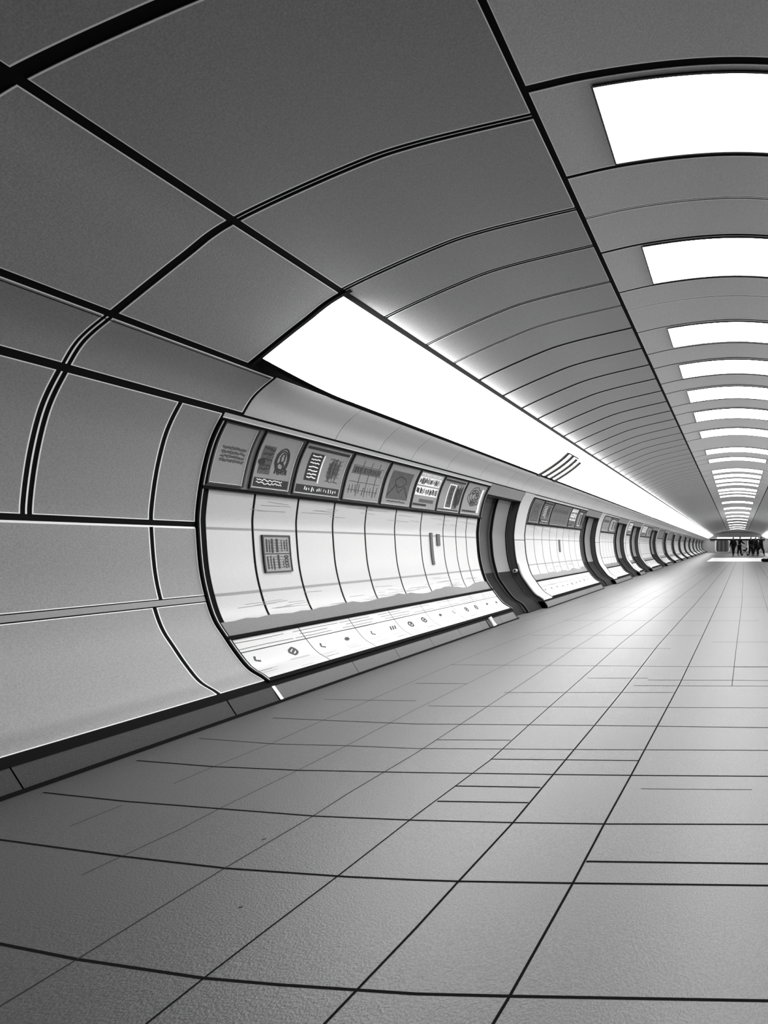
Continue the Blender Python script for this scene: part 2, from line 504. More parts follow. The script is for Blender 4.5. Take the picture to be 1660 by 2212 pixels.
ORD = ['nearest', 'second', 'third', 'fourth', 'fifth', 'sixth', 'seventh', 'eighth', 'ninth', 'tenth', 'eleventh', 'twelfth',
       'thirteenth', 'fourteenth', 'fifteenth', 'sixteenth', 'seventeenth', 'eighteenth', 'nineteenth', 'twentieth',
       'twenty first', 'twenty second', 'twenty third', 'fourth from last']
for i, (a, b) in enumerate(LAMPS):
    o = P(T_TOP, (a + b) / 2, 0)
    n = len(LAMPS)
    if i == 0: lab = 'largest rectangular white ceiling light in the crown of the vault, nearest of the row'
    elif i == n - 1: lab = 'smallest white ceiling light, last of the row above the far end'
    elif i >= n - 4: lab = 'small white ceiling light in the crown, %s from the far end of the row' % {1: 'second', 2: 'third', 3: 'fourth'}[n - 1 - i]
    else: lab = 'rectangular white ceiling light in the crown, %s from the near end of the row' % ORD[i]
    th = thing('ceiling_light', lab, 'light', o, 'ceiling lights along the crown of the vault')
    fr = MB(); df = MB()
    w = .012 if a < 9 else .02
    t0, t1 = tLamp, T_END - tLamp
    ts = lin(t0, t1, 18)
    for (p, q) in ((t0 - w, t0), (t1, t1 + w)):
        fr.grid([[P(p, y, -.002), P(p, y, .010), P(q, y, .010), P(q, y, .002)] for y in (a - w, b + w)], 0)
    for (p, q) in ((a - w, a), (b, b + w)):
        fr.grid([[P(t, p, -.002), P(t, p, .010), P(t, q, .010), P(t, q, .002)] for t in ts], 0)
    fr.build('frame', M['frame'], th)
    df.grid([[P(t, y, .006) for y in (a, b)] for t in ts], 0)
    df.build('diffuser', M['lamp'] if a < 14 else M['lampfar'], th)

# vent grille set in the strip light
gy0, gy1 = 8.95, 9.72
gb = lambda t: .145 + .03 * max(0, math.sin(math.pi * (t - tC - LIP - W_C / 2) / (tB - tC - LIP - W_B / 2 - W_C / 2)))
s = MB()
s.grid([[P(t, y, gb(t) + .004) for t in (tB - .165, tB - .135)] for y in lin(gy0, gy1 - .2, 4)], 0)
grille = s.build('vent_grille', M['frame'], left_strip)
tag(grille, 'black slatted vent grille')
for k in range(4):
    y = gy0 + (gy1 - gy0) * k / 3.0
    s = MB()
    tt = lin(tC + .06 + (.05 if k in (1, 2) else 0), tB - .14 - .02 * k, 14); hw = .06
    s.grid([[P(t, y - hw, gb(t) - .01), P(t, y - hw, gb(t) + .010), P(t, y + hw, gb(t) + .010), P(t, y + hw, gb(t) - .01)] for t in tt], 0)
    s.build('slat', M['frame'], grille)

# ------------------------------------------------------------------ left wall
BAYS = [(3.895, 8.13), (9.87, 13.37), (15.2, 17.0), (18.75, 19.5), (21.4, 23.9), (25.9, 28.0)]
DOORS = [(8.13, 9.40), (13.37, 14.75), (17.0, 18.45), (19.5, 21.1), (23.9, 25.6), (28.0, 29.3)]
y = 29.6
while y < FAR_END - 3:
    BAYS.append((y, y + 2.1)); DOORS.append((y + 2.1, y + 3.4)); y += 3.7
BAYS.append((y, FAR_END))
tDoorTop = t_of_z(240)

sh = MB()
patch(sh, tG - .05, tD, NEAR_END, BAYS[0][1], BACK, 0, nt=90, ny=6)
for (a, b), (c, d) in zip(DOORS, BAYS[1:]):
    patch(sh, tG - .05, tD, b, d, BACK, 0, nt=90)
    patch(sh, tDoorTop, tD, a, b, BACK, 0)
wall = sh.build('wall_left', [M['gap']])
tag(wall, 'curved left wall of the tunnel with panels, bays and doorways', 'wall', kind='structure')

# near grey panels
W_E = .050
def wall_panel(t0, t1, a, b, gb, gt, gn, gf):
    m = MB(); panel(m, t0, t1, a, b, gb, gt, gn, gf, border=.006)
    return m.build('wall_panel', [M['wall'], M['edge']], wall)
for a, b, gn, gf in ((-4.0, -1.0, .05, .05), (-1.0, 1.2, .05, .05), (1.2, 2.96, .05, .05), (2.96, 3.59, .05, .026), (3.59, 3.895, .026, .03)):
    wall_panel(tE, tD, a, b, W_E, W_D, gn, gf)
for a, b, gn, gf in ((-4.0, 0.2, .05, .05), (0.2, 3.59, .05, .024), (3.59, 3.895, .024, .024)):
    wall_panel(tF, tE, a, b, .058, W_E, gn, gf)
for a, b, gn, gf in ((-4.0, 0.2, .05, .05), (0.2, 3.54, .05, .024), (3.54, 3.895, .024, .024)):
    wall_panel(tG, tF, a, b, .03, .058, gn, gf)
r = MB()
r.grid([[P(tE - .028, y, -.001), P(tE - .016, y, -.001)] for y in lin(-4, 3.88, 6)], 0)
r.grid([[P(t, 2.957, -.002), P(t, 2.965, -.002)] for t in lin(tE + W_E / 2, tD - W_D / 2, 36)], 0)
r.build('joint_strip', M['edge'], wall)
r = MB()
r.grid([[P(tF + s, y, o) for s, o in ((-.021, -.004), (-.021, .004), (.021, .004), (.021, -.004))] for y in lin(-4, 3.88, 6)], 0)
r.build('rail', M['inlay'], wall)

RND = random.Random(7)

class Ink:
    """print on the curved wall: s runs along the tunnel, v up the wall, both 0..1"""
    def __init__(s, t0, t1, y0, y1, off):
        s.t0, s.t1, s.y0, s.y1, s.off = t0, t1, y0, y1, off
        s.mb = MB()
    def pt(s, u, v, lift=0): return P(s.t0 + v * (s.t1 - s.t0), s.y0 + u * (s.y1 - s.y0), s.off + lift)
    def rect(s, u0, v0, u1, v1, mi=0, lift=0):
        n = max(1, int((v1 - v0) * (s.t1 - s.t0) / .06))
        s.mb.grid([[s.pt(u0, v, lift), s.pt(u1, v, lift)] for v in lin(v0, v1, n)], mi)
    def line(s, pts, w, mi=0, lift=0):
        A = (s.y1 - s.y0); B = (s.t1 - s.t0)
        rows = []
        for i, (u, v) in enumerate(pts):
            p, q = pts[max(i - 1, 0)], pts[min(i + 1, len(pts) - 1)]
            du, dv = (q[0] - p[0]) * A, (q[1] - p[1]) * B
            l = math.hypot(du, dv) or 1
            nu, nv = -dv / l * w / 2 / A, du / l * w / 2 / B
            rows.append([s.pt(u + nu, v + nv, lift), s.pt(u - nu, v - nv, lift)])
        s.mb.grid(rows, mi)
    def squiggle(s, u0, u1, v, amp, w, mi=0, n=26, lift=0):
        s.line([(u0 + (u1 - u0) * i / n, v + RND.uniform(-amp, amp)) for i in range(n + 1)], w, mi, lift)
    def ticks(s, u0, u1, v0, v1, n, mi=0, lift=0, w=.008):
        for i in range(n):
            u = u0 + (u1 - u0) * (i + RND.uniform(.2, .8)) / n
            a, b = v0 + RND.uniform(0, .3) * (v1 - v0), v1 - RND.uniform(0, .3) * (v1 - v0)
            s.line([(u, a), (u + RND.uniform(-.25, .25) * (u1 - u0) / n, b)], w * RND.uniform(.6, 1.5), mi, lift)
    def ring(s, u, v, ru, rv, w, mi=0, lift=0, n=28, wob=0):
        s.line([(u + ru * math.cos(2 * math.pi * k / n) * (1 + RND.uniform(-wob, wob)), v + rv * math.sin(2 * math.pi * k / n) * (1 + RND.uniform(-wob, wob))) for k in range(n + 1)], w, mi, lift)

INKS = [M['ink'], M['greyink'], M['midink'], M['white']]

def art_lines(k):
    for v in (.62, .545, .47, .395):
        k.squiggle(.12, .95, v, .018, .012, 1); k.squiggle(.14, .93, v - .02, .016, .008, 1)
def art_emblem(k):
    k.rect(.0, .0, 1, .17, 0)
    for v in (.13, .075): k.squiggle(.06, .8, v, .02, .008, 3, lift=.001)
    k.rect(.05, .25, .38, .80, 2)
    for v in (.74, .64, .52, .42, .34): k.squiggle(.07, .36, v, .03, .010, 0, 12, .001)
    k.ring(.0 + .1, .48, .05, .035, .03, 0, .001)
    for q in (1.0, .8): k.ring(.66, .56, .19 * q, .24 * q, .012, 0, wob=.04)
    k.ring(.64, .44, .1, .08, .014, 0, wob=.25); k.ring(.66, .60, .06, .1, .010, 0, wob=.3)
    k.ticks(.5, .88, .27, .42, 9, 0)
def art_column(k):
    k.rect(0, .93, 1, .99, 0)
    k.rect(0, .0, 1, .16, 0); k.ticks(.15, .95, .03, .13, 14, 3, .001)
    k.rect(.13, .26, .42, .86, 0)
    for v in (.8, .72, .64, .56, .48, .4, .33): k.squiggle(.17, .38, v, .012, .012, 3, 8, .001)
    k.rect(.43, .22, .46, .84, 3)
    for u in (.68, .80): k.ticks(u - .06, u + .08, .3, .84, 7, 1)
    for v in (.8, .7, .6, .5, .4, .3): k.squiggle(.6, .92, v, .02, .007, 1)
def art_bars(k):
    k.rect(0, .92, 1, 1, 3); k.ticks(.0, 1, .93, .99, 22, 0, .001, .007)
    for a, b in ((.66, .88), (.36, .58)):
        k.rect(0, a - .02, 1, b + .02, 3); k.ticks(.02, .98, a, b, 20, 0, .001, .014)
    k.rect(.0, .04, .6, .10, 0); k.rect(.25, .14, .9, .24, 1)
def art_sign(k):
    k.rect(.28, .06, .62, .86, 3); k.rect(.32, .10, .58, .82, 2, .001)
    for v in (.68, .54, .40, .26): k.ring(.46, v, .06, .045, .016, 0, .002, 8, .3)
    k.ticks(.68, .97, .05, .9, 14, 0); k.rect(0, .93, 1, .99, 0); k.ticks(.1, .9, .87, .93, 12, 0)
    k.rect(.0, .0, 1, .04, 0)
def art_round(k):
    for q in (1, .72, .45): k.ring(.55, .6, .34 * q, .3 * q, .012, 0, wob=.18)
    for i in range(7): k.ring(RND.uniform(.2, .9), RND.uniform(.25, .8), .08, .06, .012, 0, wob=.4)
    k.rect(.05, .04, .8, .1, 0); k.rect(.85, .04, .95, .9, 3)
def art_grid(k):
    for v in (.2, .4, .6, .8): k.rect(.04, v, .96, v + .012, 1)
    for u in (.3, .55, .8): k.rect(u, .06, u + .015, .94, 1)
    k.rect(.06, .62, .9, .78, 2); k.ticks(.08, .9, .63, .77, 12, 0, .001)
    k.ticks(.05, .95, .08, .38, 10, 1)
def art_picture(k):
    k.rect(.1, .12, .9, .88, 2); k.ring(.5, .6, .2, .14, .012, 0, .001, wob=.1)
    k.line([(.12, .2), (.35, .5), (.5, .3), (.7, .48), (.88, .2)], .014, 0, .001)
    k.squiggle(.15, .85, .06, .02, .01, 0)

def poster(t0, t1, y0, y1, art, label, group, paper='poster', frame=True, cat='poster'):
    th = thing('poster', label, cat, P(t0, (y0 + y1) / 2, 0), group)
    fw = .012
    sheet = MB(); patch(sheet, t0, t1, y0, y1, .008, 0, nt=8)
    sheet.build('sheet', M[paper], th)
    if frame:
        f = MB()
        for (p, q) in ((t0, t0 + fw), (t1 - fw, t1)):
            f.grid([[P(p, y, -.005), P(p, y, .016), P(q, y, .016), P(q, y, .007)] for y in (y0, y1)], 0)
        for (p, q) in ((y0, y0 + fw), (y1 - fw, y1)):
            f.grid([[P(t, p, -.005), P(t, p, .016), P(t, q, .016), P(t, q, .007)] for t in lin(t0, t1, 8)], 0)
        g = fw
        for (p, q) in ((t0 + g, t0 + g + .008), (t1 - g - .008, t1 - g)):
            f.grid([[P(p, y, .0095), P(q, y, .0095)] for y in (y0 + g, y1 - g)], 1)
        for (p, q) in ((y0 + g, y0 + g + .008), (y1 - g - .008, y1 - g)):
            f.grid([[P(t, p, .0095), P(t, q, .0095)] for t in lin(t0 + g, t1 - g, 8)], 1)
        f.build('frame', [M['frame'], M['white']], th)
    k = Ink(t0 + .03, t1 - .03, y0 + .03, y1 - .03, .010)
    art(k)
    k.mb.build('print', INKS, th)
    return th

# bays
def bay(a, b, seams, ledge_seams, detail):
    ln = MB()
    for p, q in zip(seams, seams[1:]):
        panel(ln, t_of_z(-199), tH - .012, p, q, .004, .004, .02, .02, 0, .012, 0, 0, 0)
    bay_o = ln.build('bay_cladding', [M['bay'], M['seam']], wall)
    tr = MB()
    for z, w in ((40, .020), (-108, .024)):
        t = t_of_z(z)
        for p, q in zip(seams, seams[1:]):
            tr.grid([[P(t - w / 2, y, .0015), P(t + w / 2, y, .0015)] for y in (p + .012, q - .012)], 0)
    tr.build('trim_line', M['bayline'], bay_o)
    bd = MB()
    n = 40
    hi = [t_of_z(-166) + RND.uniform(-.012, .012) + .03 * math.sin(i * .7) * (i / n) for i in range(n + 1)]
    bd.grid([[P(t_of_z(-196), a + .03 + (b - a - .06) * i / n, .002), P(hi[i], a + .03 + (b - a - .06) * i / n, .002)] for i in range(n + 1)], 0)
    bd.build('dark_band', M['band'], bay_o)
    if detail:
        st = MB()  # thin grey strokes painted as reflections in the glossy cladding
        for i in range(80):
            z = RND.choice([RND.uniform(-165, -120), RND.uniform(-165, -120), RND.uniform(85, 130)])
            c = RND.uniform(a + .2, b - .4); l = RND.uniform(.1, .4)
            t = t_of_z(z); dt = RND.uniform(-.012, .012)
            st.grid([[P(t + dt * q - .0018, c + l * q, .0022), P(t + dt * q + .0018, c + l * q, .0022)] for q in lin(0, 1, 4)], 0)
        st.build('reflection_mark', M['bayline'], bay_o)
    # black lip above the ledge
    lp = MB()
    t = t_of_z(-201)
    lp.grid([[P(t - .016, y, 0), P(t - .016, y, .018), P(t + .014, y, .018), P(t + .014, y, 0)] for y in (a, b)], 0)
    for t, w in ((tG + .006, .034),):
        lp.grid([[P(t - w / 2, y, 0), P(t - w / 2, y, .012), P(t + w / 2, y, .012), P(t + w / 2, y, 0)] for y in (a, b)], 0)
    lp.build('ledge_lip', M['gap'], bay_o)
    lg = MB()
    for p, q in zip(ledge_seams, ledge_seams[1:]):
        panel(lg, tG + .012, t_of_z(-233), p, q, .004, .008, .008, .008, .002, .012, 0, 0, 0)
        panel(lg, t_of_z(-233), t_of_z(-205), p, q, .008, .004, .008, .008, .002, .012, 0, 0, 0)
    ledge = lg.build('ledge', [M['ledge']], bay_o)
    k = Ink(tG, t_of_z(-205), a, b, .0035)
    for v in (.72, .79, .86, .93):
        n = max(1, int((b - a) / .5))
        for i in range(n):
            if RND.random() < .85:
                u0 = (i + RND.uniform(0, .15)) / n; u1 = (i + RND.uniform(.7, 1.0)) / n
                k.line([(u0, v), ((u0 + u1) / 2, v + RND.uniform(-.01, .01)), (u1, v)], .0045, 0)
    # dark marks lettered on the ledge
    n = max(2, int((b - a) / .30))
    for i in range(n):
        u = (i + .35 + RND.uniform(0, .2)) / n; wd = .07 / (b - a)
        kind = RND.randint(0, 3); v = .50 + RND.uniform(-.03, .03)
        if kind == 0:
            k.ring(u, v, wd * .45, .08, .02, 0, 0, 10, .2); k.line([(u - wd * .2, v - .02), (u + wd * .4, v + .05)], .02)
        elif kind == 1:
            k.line([(u - wd * .4, v), (u + wd * .4, v + .02)], .03); k.line([(u, v - .04), (u, v + .06)], .018)
        elif kind == 2:
            for q in (-.5, 0, .5): k.line([(u + wd * q - wd * .15, v - .05), (u + wd * q + wd * .2, v + .06)], .018)
        else:
            k.line([(u, v + .08), (u - wd * .2, v), (u + wd * .3, v - .04)], .016)
        for j in range(3):
            vv = RND.uniform(.1, .36)
            k.line([(u - wd * 1.2, vv), (u + wd * RND.uniform(.5, 1.6), vv + RND.uniform(-.01, .01))], .0022, 1)
    k.mb.build('lettering', INKS, ledge)
    # band that carries the posters
    pb = MB()
    patch(pb, tH - .012, tPT + .012, a, b, .0, 0, nt=10)
    patch(pb, tPT + .012, tD - .01, a, b, .001, 2, nt=2)
    for t, w, o in ((tH - .016, .028, .02), (tPT + .012, .016, .016)):
        pb.grid([[P(t - w / 2, y, 0), P(t - w / 2, y, o), P(t + w / 2, y, o), P(t + w / 2, y, 0)] for y in (a, b)], 1)
    pb.grid([[P(tPT + .022, y, .003), P(tPT + .032, y, .003)] for y in (a, b)], 3)
    pb.build('poster_rail', [M['door'], M['gap'], M['pale'], M['white']], bay_o)
    # frames at both ends of the bay
    ed = MB()
    for y, w in ((a + .008, .03), (b - .012, .03)):
        ed.grid([[P(t, y - w / 2, -.01), P(t, y - w / 2, .014), P(t, y + w / 2, .014), P(t, y + w / 2, -.01)] for t in lin(tG, tPT, 36)], 0)
        ed.grid([[P(t, y - .003, .0155), P(t, y + .004, .0155)] for t in lin(tG, tPT, 36)], 1)
    ed.build('end_frame', [M['gap'], M['bay']], bay_o)
    return bay_o

def even(a, b, step):
    n = max(1, round((b - a) / step))
    return lin(a, b, n)

bay(3.895, 8.13, [3.95, 4.34, 4.77, 5.20, 5.65, 6.14, 6.64, 7.15, 7.47, 7.75, 8.06],
    [3.91, 4.52, 5.10, 5.68, 6.25, 6.83, 7.4, 7.75, 8.12], True)
bay(9.87, 13.37, even(9.9, 13.34, .43), even(9.9, 13.34, .58), True)
for a, b in BAYS[2:]:
    bay(a, b, even(a + .03, b - .03, .36), even(a + .03, b - .03, .5), False)

# posters of the first bay
g1 = 'posters along the band above the first bay'
P1 = [(3.925, 4.215, art_lines, 'plain grey poster with four lines of small text, nearest of the band'),
      (4.265, 4.650, art_emblem, 'grey poster with an oval emblem and a black caption strip'),
      (4.675, 5.235, art_column, 'framed poster with a tall black text box, third from the near end of the band'),
      (5.260, 5.80, art_grid, 'poster ruled into a grid of boxes, fourth from the near end of the first bay'),
      (5.825, 6.35, art_picture, 'poster with a dark picture of peaks in a frame, fourth from the first doorway'),
      (6.370, 6.885, art_bars, 'poster with two white rows of dense dark strokes, third from the first doorway'),
      (6.905, 7.465, art_sign, 'grey poster with a tall box of stacked symbols, second from the first doorway'),
      (7.485, 8.06, art_round, 'poster of scribbled circles beside the first doorway')]
for a, b, art, lab in P1:
    poster(tH + .012, tPT, a, b, art, lab, g1)
g2 = 'posters along the band above the second bay'
P2 = [(9.93, 10.45, art_picture, 'dark poster with a picture at the near end of the second bay'),
      (10.49, 11.0, art_column, 'dark poster with a tall black box, second in the second bay'),
      (11.04, 12.2, art_grid, 'wide dark poster ruled into a grid in the middle of the second bay'),
      (12.24, 12.75, art_bars, 'dark poster with rows of strokes, next to last in the second bay'),
      (12.79, 13.33, art_sign, 'dark poster with stacked white frames beside the second doorway')]
for a, b, art, lab in P2:
    poster(tH + .012, tPT, a, b, art, lab, g2, 'posterdark')
poster(tH + .012, tPT, 15.25, 16.05, art_grid, 'small gridded poster at the near end of the third bay', 'posters along the band above the third bay')
poster(tH + .012, tPT, 16.1, 16.95, art_sign, 'small grey poster beside the third doorway', 'posters along the band above the third bay')
poster(tH + .012, tPT, 18.78, 19.47, art_bars, 'small striped poster over the narrow fourth bay', 'small posters over the far bays')
poster(tH + .012, tPT, 21.45, 22.6, art_bars, 'small striped poster at the near end of the fifth bay', 'small posters over the far bays')
poster(tH + .012, tPT, 22.7, 23.85, art_sign, 'small poster at the far end of the fifth bay', 'small posters over the far bays')

# notice fixed to the first bay
def zt(z): return t_of_z(z)
na, nb = yk(570, -1163), yk(619, -1165)
na, nb = 4.42, 4.68
th = thing('wall_notice', 'small dark framed notice with columns of print on the white wall of the first bay', 'notice', P(zt(-65), 4.55, 0))
s = MB(); patch(s, zt(-64), zt(25), na, nb, .010, 0, nt=6); s.build('sheet', M['poster'], th)
f = MB()
for p, q in ((zt(-66), zt(-63)), (zt(24), zt(28))):
    f.grid([[P(p, y, 0), P(p, y, .016), P(q, y, .016), P(q, y, 0)] for y in (na, nb)], 0)
for p, q in ((na - .008, na + .004), (nb - .004, nb + .004)):
    f.grid([[P(t, p, 0), P(t, p, .016), P(t, q, .016), P(t, q, 0)] for t in lin(zt(-66), zt(28), 6)], 0)
f.build('frame', M['frame'], th)
k = Ink(zt(-62), zt(22), na + .006, nb - .006, .012)
k.rect(.02, .50, .98, .525, 0)
for u, w, a, b in ((.10, .05, .56, .95), (.20, .03, .55, .93), (.31, .07, .54, .96), (.50, .08, .56, .96), (.68, .02, .58, .93), (.80, .03, .62, .9), (.9, .03, .58, .95),
                   (.10, .04, .05, .44), (.22, .03, .05, .46), (.33, .04, .03, .4), (.52, .07, .06, .48), (.70, .02, .08, .3)):
    k.rect(u - w / 2, a, u + w / 2, b, 0)
for v in (.12, .22, .32, .42): k.ring(.84, v, .07, .04, .008, 0, 0, 9, .4)
for v in (.6, .68, .76, .84, .92, .1, .18, .26, .34, .42): k.squiggle(.05, .95, v, .012, .004, 1)
k.mb.build('print', INKS, th)

# narrow dark plates on the bay walls
def slot(ya, yb, z0, z1, label):
    m = MB()
    tt = lin(zt(z0), zt(z1), 8)
    m.grid([[P(t, ya, -.002), P(t, ya, .016), P(t, yb, .016), P(t, yb, -.002)] for t in tt], 0)
    for t in (tt[0], tt[-1]):
        m.quad([P(t, ya, -.002), P(t, ya, .016), P(t, yb, .016), P(t, yb, -.002)], 0)
    o = m.build('pull_bar', M['greyink'], origin=P(zt(z0), ya, 0))
    tag(o, label, 'handle')
slot(6.83, 6.88, -72, 52, 'long narrow dark bar upright on the white wall of the first bay')
slot(6.98, 7.05, 2, 48, 'short dark bar upright beside the long one on the first bay')
slot(11.75, 11.83, -40, 45, 'small dark upright bar on the wall of the second bay')

# doorways
def recess(a, b, next_bay, idx):
    DX, DB = -.17, -.11
    top = t_of_z(240)
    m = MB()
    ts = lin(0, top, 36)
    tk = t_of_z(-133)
    m.grid([[P(t, y, 0, DX) for y in (a - .02, b)] for t in lin(0, tk, 14)], 2)        # back, shade at its foot put in as dark colour
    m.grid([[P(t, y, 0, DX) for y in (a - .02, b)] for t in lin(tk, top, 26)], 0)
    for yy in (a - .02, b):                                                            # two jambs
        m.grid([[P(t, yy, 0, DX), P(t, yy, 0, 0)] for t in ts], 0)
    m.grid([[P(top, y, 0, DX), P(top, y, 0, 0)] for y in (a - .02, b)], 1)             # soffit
    rec = m.build('recess_lining', [M['recess'], M['inlay'], M['footshade']], wall)
    fa = MB()
    panel(fa, top, tD, a, b, .008, .02, 0, 0, .002, .012, 0, 0, 0)
    fa.grid([[P(top - .012, y, .0), P(top - .012, y, .012), P(top + .008, y, .012), P(top + .008, y, .0)] for y in (a, b)], 1)
    fa.build('header', [M['inlay'], M['gap']], rec)
    ed = MB()
    ed.grid([[P(t, b - .02, .001), P(t, b - .02, .008), P(t, b + .01, .008), P(t, b + .01, 0)] for t in lin(tG * .2, top, 30)], 0)
    ed.build('jamb_edge', M['gap'], rec)
    # pilaster on the far side
    if next_bay - b > .1:
        pl = MB()
        panel(pl, tG - .02, t_of_z(34), b + .01, next_bay - .02, .006, .012, .006, .01, .012, .026, 0, 0, 0)
        panel(pl, t_of_z(34), tD, b + .01, next_bay - .02, .012, .01, .006, .01, .012, .026, 0, 0, 0)
        pl.build('pilaster', [M['pale']], wall)
    # the door leaf
    ya = a + .50 * (b - a); yb = b - .10
    d = MB()
    tk = t_of_z(-133)
    ts2 = lin(tk, top - .02, 26); ts3 = lin(0.02, tk, 14)
    for tt, mi in ((ts2, 0), (ts3, 0)):
        d.grid([[P(t, ya, 0, DX), P(t, ya, 0, DB), P(t, yb, 0, DB), P(t, yb, 0, DX)] for t in tt], mi)
    door = d.build('door_%d' % idx, [M['door']], origin=P(.02, (ya + yb) / 2, 0, DB))
    tag(door, 'curved grey door set in the dark recess of the %s doorway' % (['first', 'second', 'third', 'fourth', 'fifth', 'sixth', 'seventh', 'eighth', 'ninth', 'tenth', 'eleventh', 'twelfth', 'thirteenth', 'fourteenth', 'fifteenth'][idx - 1]), 'door', kind='structure')
    kp = MB()  # dark sheet painting the shade over the lower door
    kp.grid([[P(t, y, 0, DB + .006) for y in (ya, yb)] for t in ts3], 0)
    kp.build('foot_shade', M['footshade'], door)
    sm = MB()
    for yy in (ya, yb):
        w = .028
        sm.grid([[P(t, yy - w / 2, 0, DB - .02), P(t, yy - w / 2, 0, DB + .014), P(t, yy + w / 2, 0, DB + .014), P(t, yy + w / 2, 0, DB - .02)] for t in lin(.02, top - .02, 36)], 0)
        sm.grid([[P(t, yy + w / 2, 0, DB + .012), P(t, yy + w / 2 + .008, 0, DB + .012)] for t in lin(.02, top - .02, 36)], 1)
    sm.build('door_frame', [M['gap'], M['inlay']], door)
    if idx == 1:
        kb = MB()
        c = P(t_of_z(-132), b - .03, 0, -.03) + Vector((0, -.02, 0))
        kb.tube([c + Vector((0, 0, 0)), c + Vector((0, -.05, 0))], .036, 14)
        kb.tube([c + Vector((0, -.05, 0)), c + Vector((0, -.06, 0))], .018, 14, 1)
        kb.build('knob', [M['bay'], M['gap']], door)
        pp = MB()
        pp.tube([P(t, b - .035, .03, .02) for t in lin(tG + .0, t_of_z(-95), 12)], .014, 8)
        pp.build('hand_rail', M['bay'], door)
for i, (a, b) in enumerate(DOORS):
    recess(a, b, BAYS[i + 1][0], i + 1)

# skirting
def skirt(segs, sgn, nm, lab):
    m = MB()
    pts = [(-1040, -300), (-1013, -300), (-1009, -304), (-990, -334), (-985, -342), (-1040, -342)]
    for a, b, mi in segs:
        for p, q in zip(pts, pts[1:]):
            m.grid([[PX(p[0] * -sgn * -1 if sgn < 0 else -p[0], p[1], y), PX(q[0] if sgn < 0 else -q[0], q[1], y)] if sgn > 0 else
                    [PX(p[0], p[1], y), PX(q[0], q[1], y)] for y in lin(a, b, max(1, int((b - a) / 4)))], mi)
        for y in (a, b):
            m.quad([PX(p[0] if sgn < 0 else -p[0], p[1], y) for p in pts], mi)
    return m
segs = []
cuts = [-4, -2, 0, 1.4, 2.5, 3.56]
for a, b in zip(cuts, cuts[1:]): segs.append((a + .003, b - .003, 0))
segs.append((3.566, 3.90, 0))
for p, q in zip([3.93, 4.72, 5.30, 5.9, 6.5, 7.05, 7.35, 7.62], [4.715, 5.295, 5.895, 6.495, 7.045, 7.345, 7.615, 8.13]): segs.append((p, q, 1))
for (a, b), (c, d) in zip(DOORS, BAYS[1:]):
    n = max(1, round((d - b) / 1.4))
    for p, q in zip(lin(b, d, n), lin(b, d, n)[1:]): segs.append((p, q - .006, 1))
m = skirt(segs, -1, '', '')
for a, b in ((NEAR_END, 8.13),):
    m.grid([[PX(-1013.5, -300.0, y), PX(-1011, -301.5, y) + Vector((.002, 0, .002))] for y in lin(a, b, 5)], 3)
for a, b in [(NEAR_END, 8.13)] + [(DOORS[i][1], BAYS[i + 1][1]) for i in range(len(DOORS))]:
    for xz0, xz1, mi in (((-986, -331), (-983, -336.6), 2), ((-1014, -298.5), (-1022, -291), 2)):
        m.grid([[PX(*xz0, y), PX(*xz1, y)] for y in lin(a, b, max(1, int((b - a) / 3)))], mi)
base = m.build('baseboard_left', [M['skirt_dark'], M['skirt'], M['gap'], M['edge']])
tag(base, 'sloped grey skirting along the foot of the left wall', 'skirting', kind='structure')
wt = MB()
wt.grid([[PX(-1017, -295, y), PX(-1012, -299, y)] for y in (3.905, 3.925)], 0)
wt.grid([[PX(-1012, -299, y), PX(-988, -333, y)] for y in (3.902, 3.928)], 0)
wt.build('end_strip', M['white'], base)
cl = MB()
c0, c1 = PX(-1004, -296, 7.30), PX(-982, -331, 7.30)
cl.tube([c0, c0.lerp(c1, .5), c1], [.028, .022, .03], 10)
cl.tube([PX(-1012, -302, 7.22), PX(-990, -336, 7.22)], .012, 8, 1)
cl.build('pipe_clip', [M['white'], M['gap']], base)
m = skirt([(NEAR_END, 20, 1), (20, 40, 1), (40, FAR_END, 1)], 1, '', '')
base_r = m.build('baseboard_right', [M['skirt_dark'], M['skirt']])
tag(base_r, 'grey skirting along the foot of the right wall', 'skirting', kind='structure')

# right wall
rw = MB()
for a, b in zip([-4, -1, 2, 3.9] + lin(7.5, 60, 15), [-1, 2, 3.9, 7.5] + lin(11, 60, 14)):
    if b - a < .1: continue
    panel(rw, T_END - tD, T_END - tG, a, b, W_D, .03, .02, .02, border=.006)
patch(rw, T_END - tD, T_END - tG + .05, NEAR_END, FAR_END, BACK, 2, nt=40, ny=16)
wall_r = rw.build('wall_right', [M['wall'], M['edge'], M['gap']])
tag(wall_r, 'curved right wall of the tunnel', 'wall', kind='structure')

# ------------------------------------------------------------------ far end
YE = FAR_END
def ex(px): return (px - VX) * YE / F_PX
def ez(py): return CAM_H + (VY - py) * YE / F_PX
we = MB()
we.quad([(-5, YE + .3, 0), (5, YE + .3, 0), (5, YE + .3, 4.2), (-5, YE + .3, 4.2)], 0)
wall_b = we.build('wall_back', [M['pale']])
tag(wall_b, 'pale end wall closing the tunnel', 'wall', kind='structure')
fz = floor_z(YE)
fa = MB()
fa.box((0, YE + .15, ez(1156)), (ex(1652) - ex(1524), .3, .42), 0)
fa.box((0, YE + .1, ez(1165.5)), (ex(1652) - ex(1533), .24, .16), 1)
fa.box((0, YE - .02, ez(1150)), (ex(1640) - ex(1556), .05, .05), 1)
o = fa.build('trim_1', [M['inlay'], M['gap']], smooth=False)
tag(o, 'grey fascia with a black lower edge across the far end of the tunnel', 'fascia', kind='structure')
th = thing('strip_light', 'thin white strip light on the fascia at the far end of the tunnel', 'light', (0, YE - .05, ez(1162)))
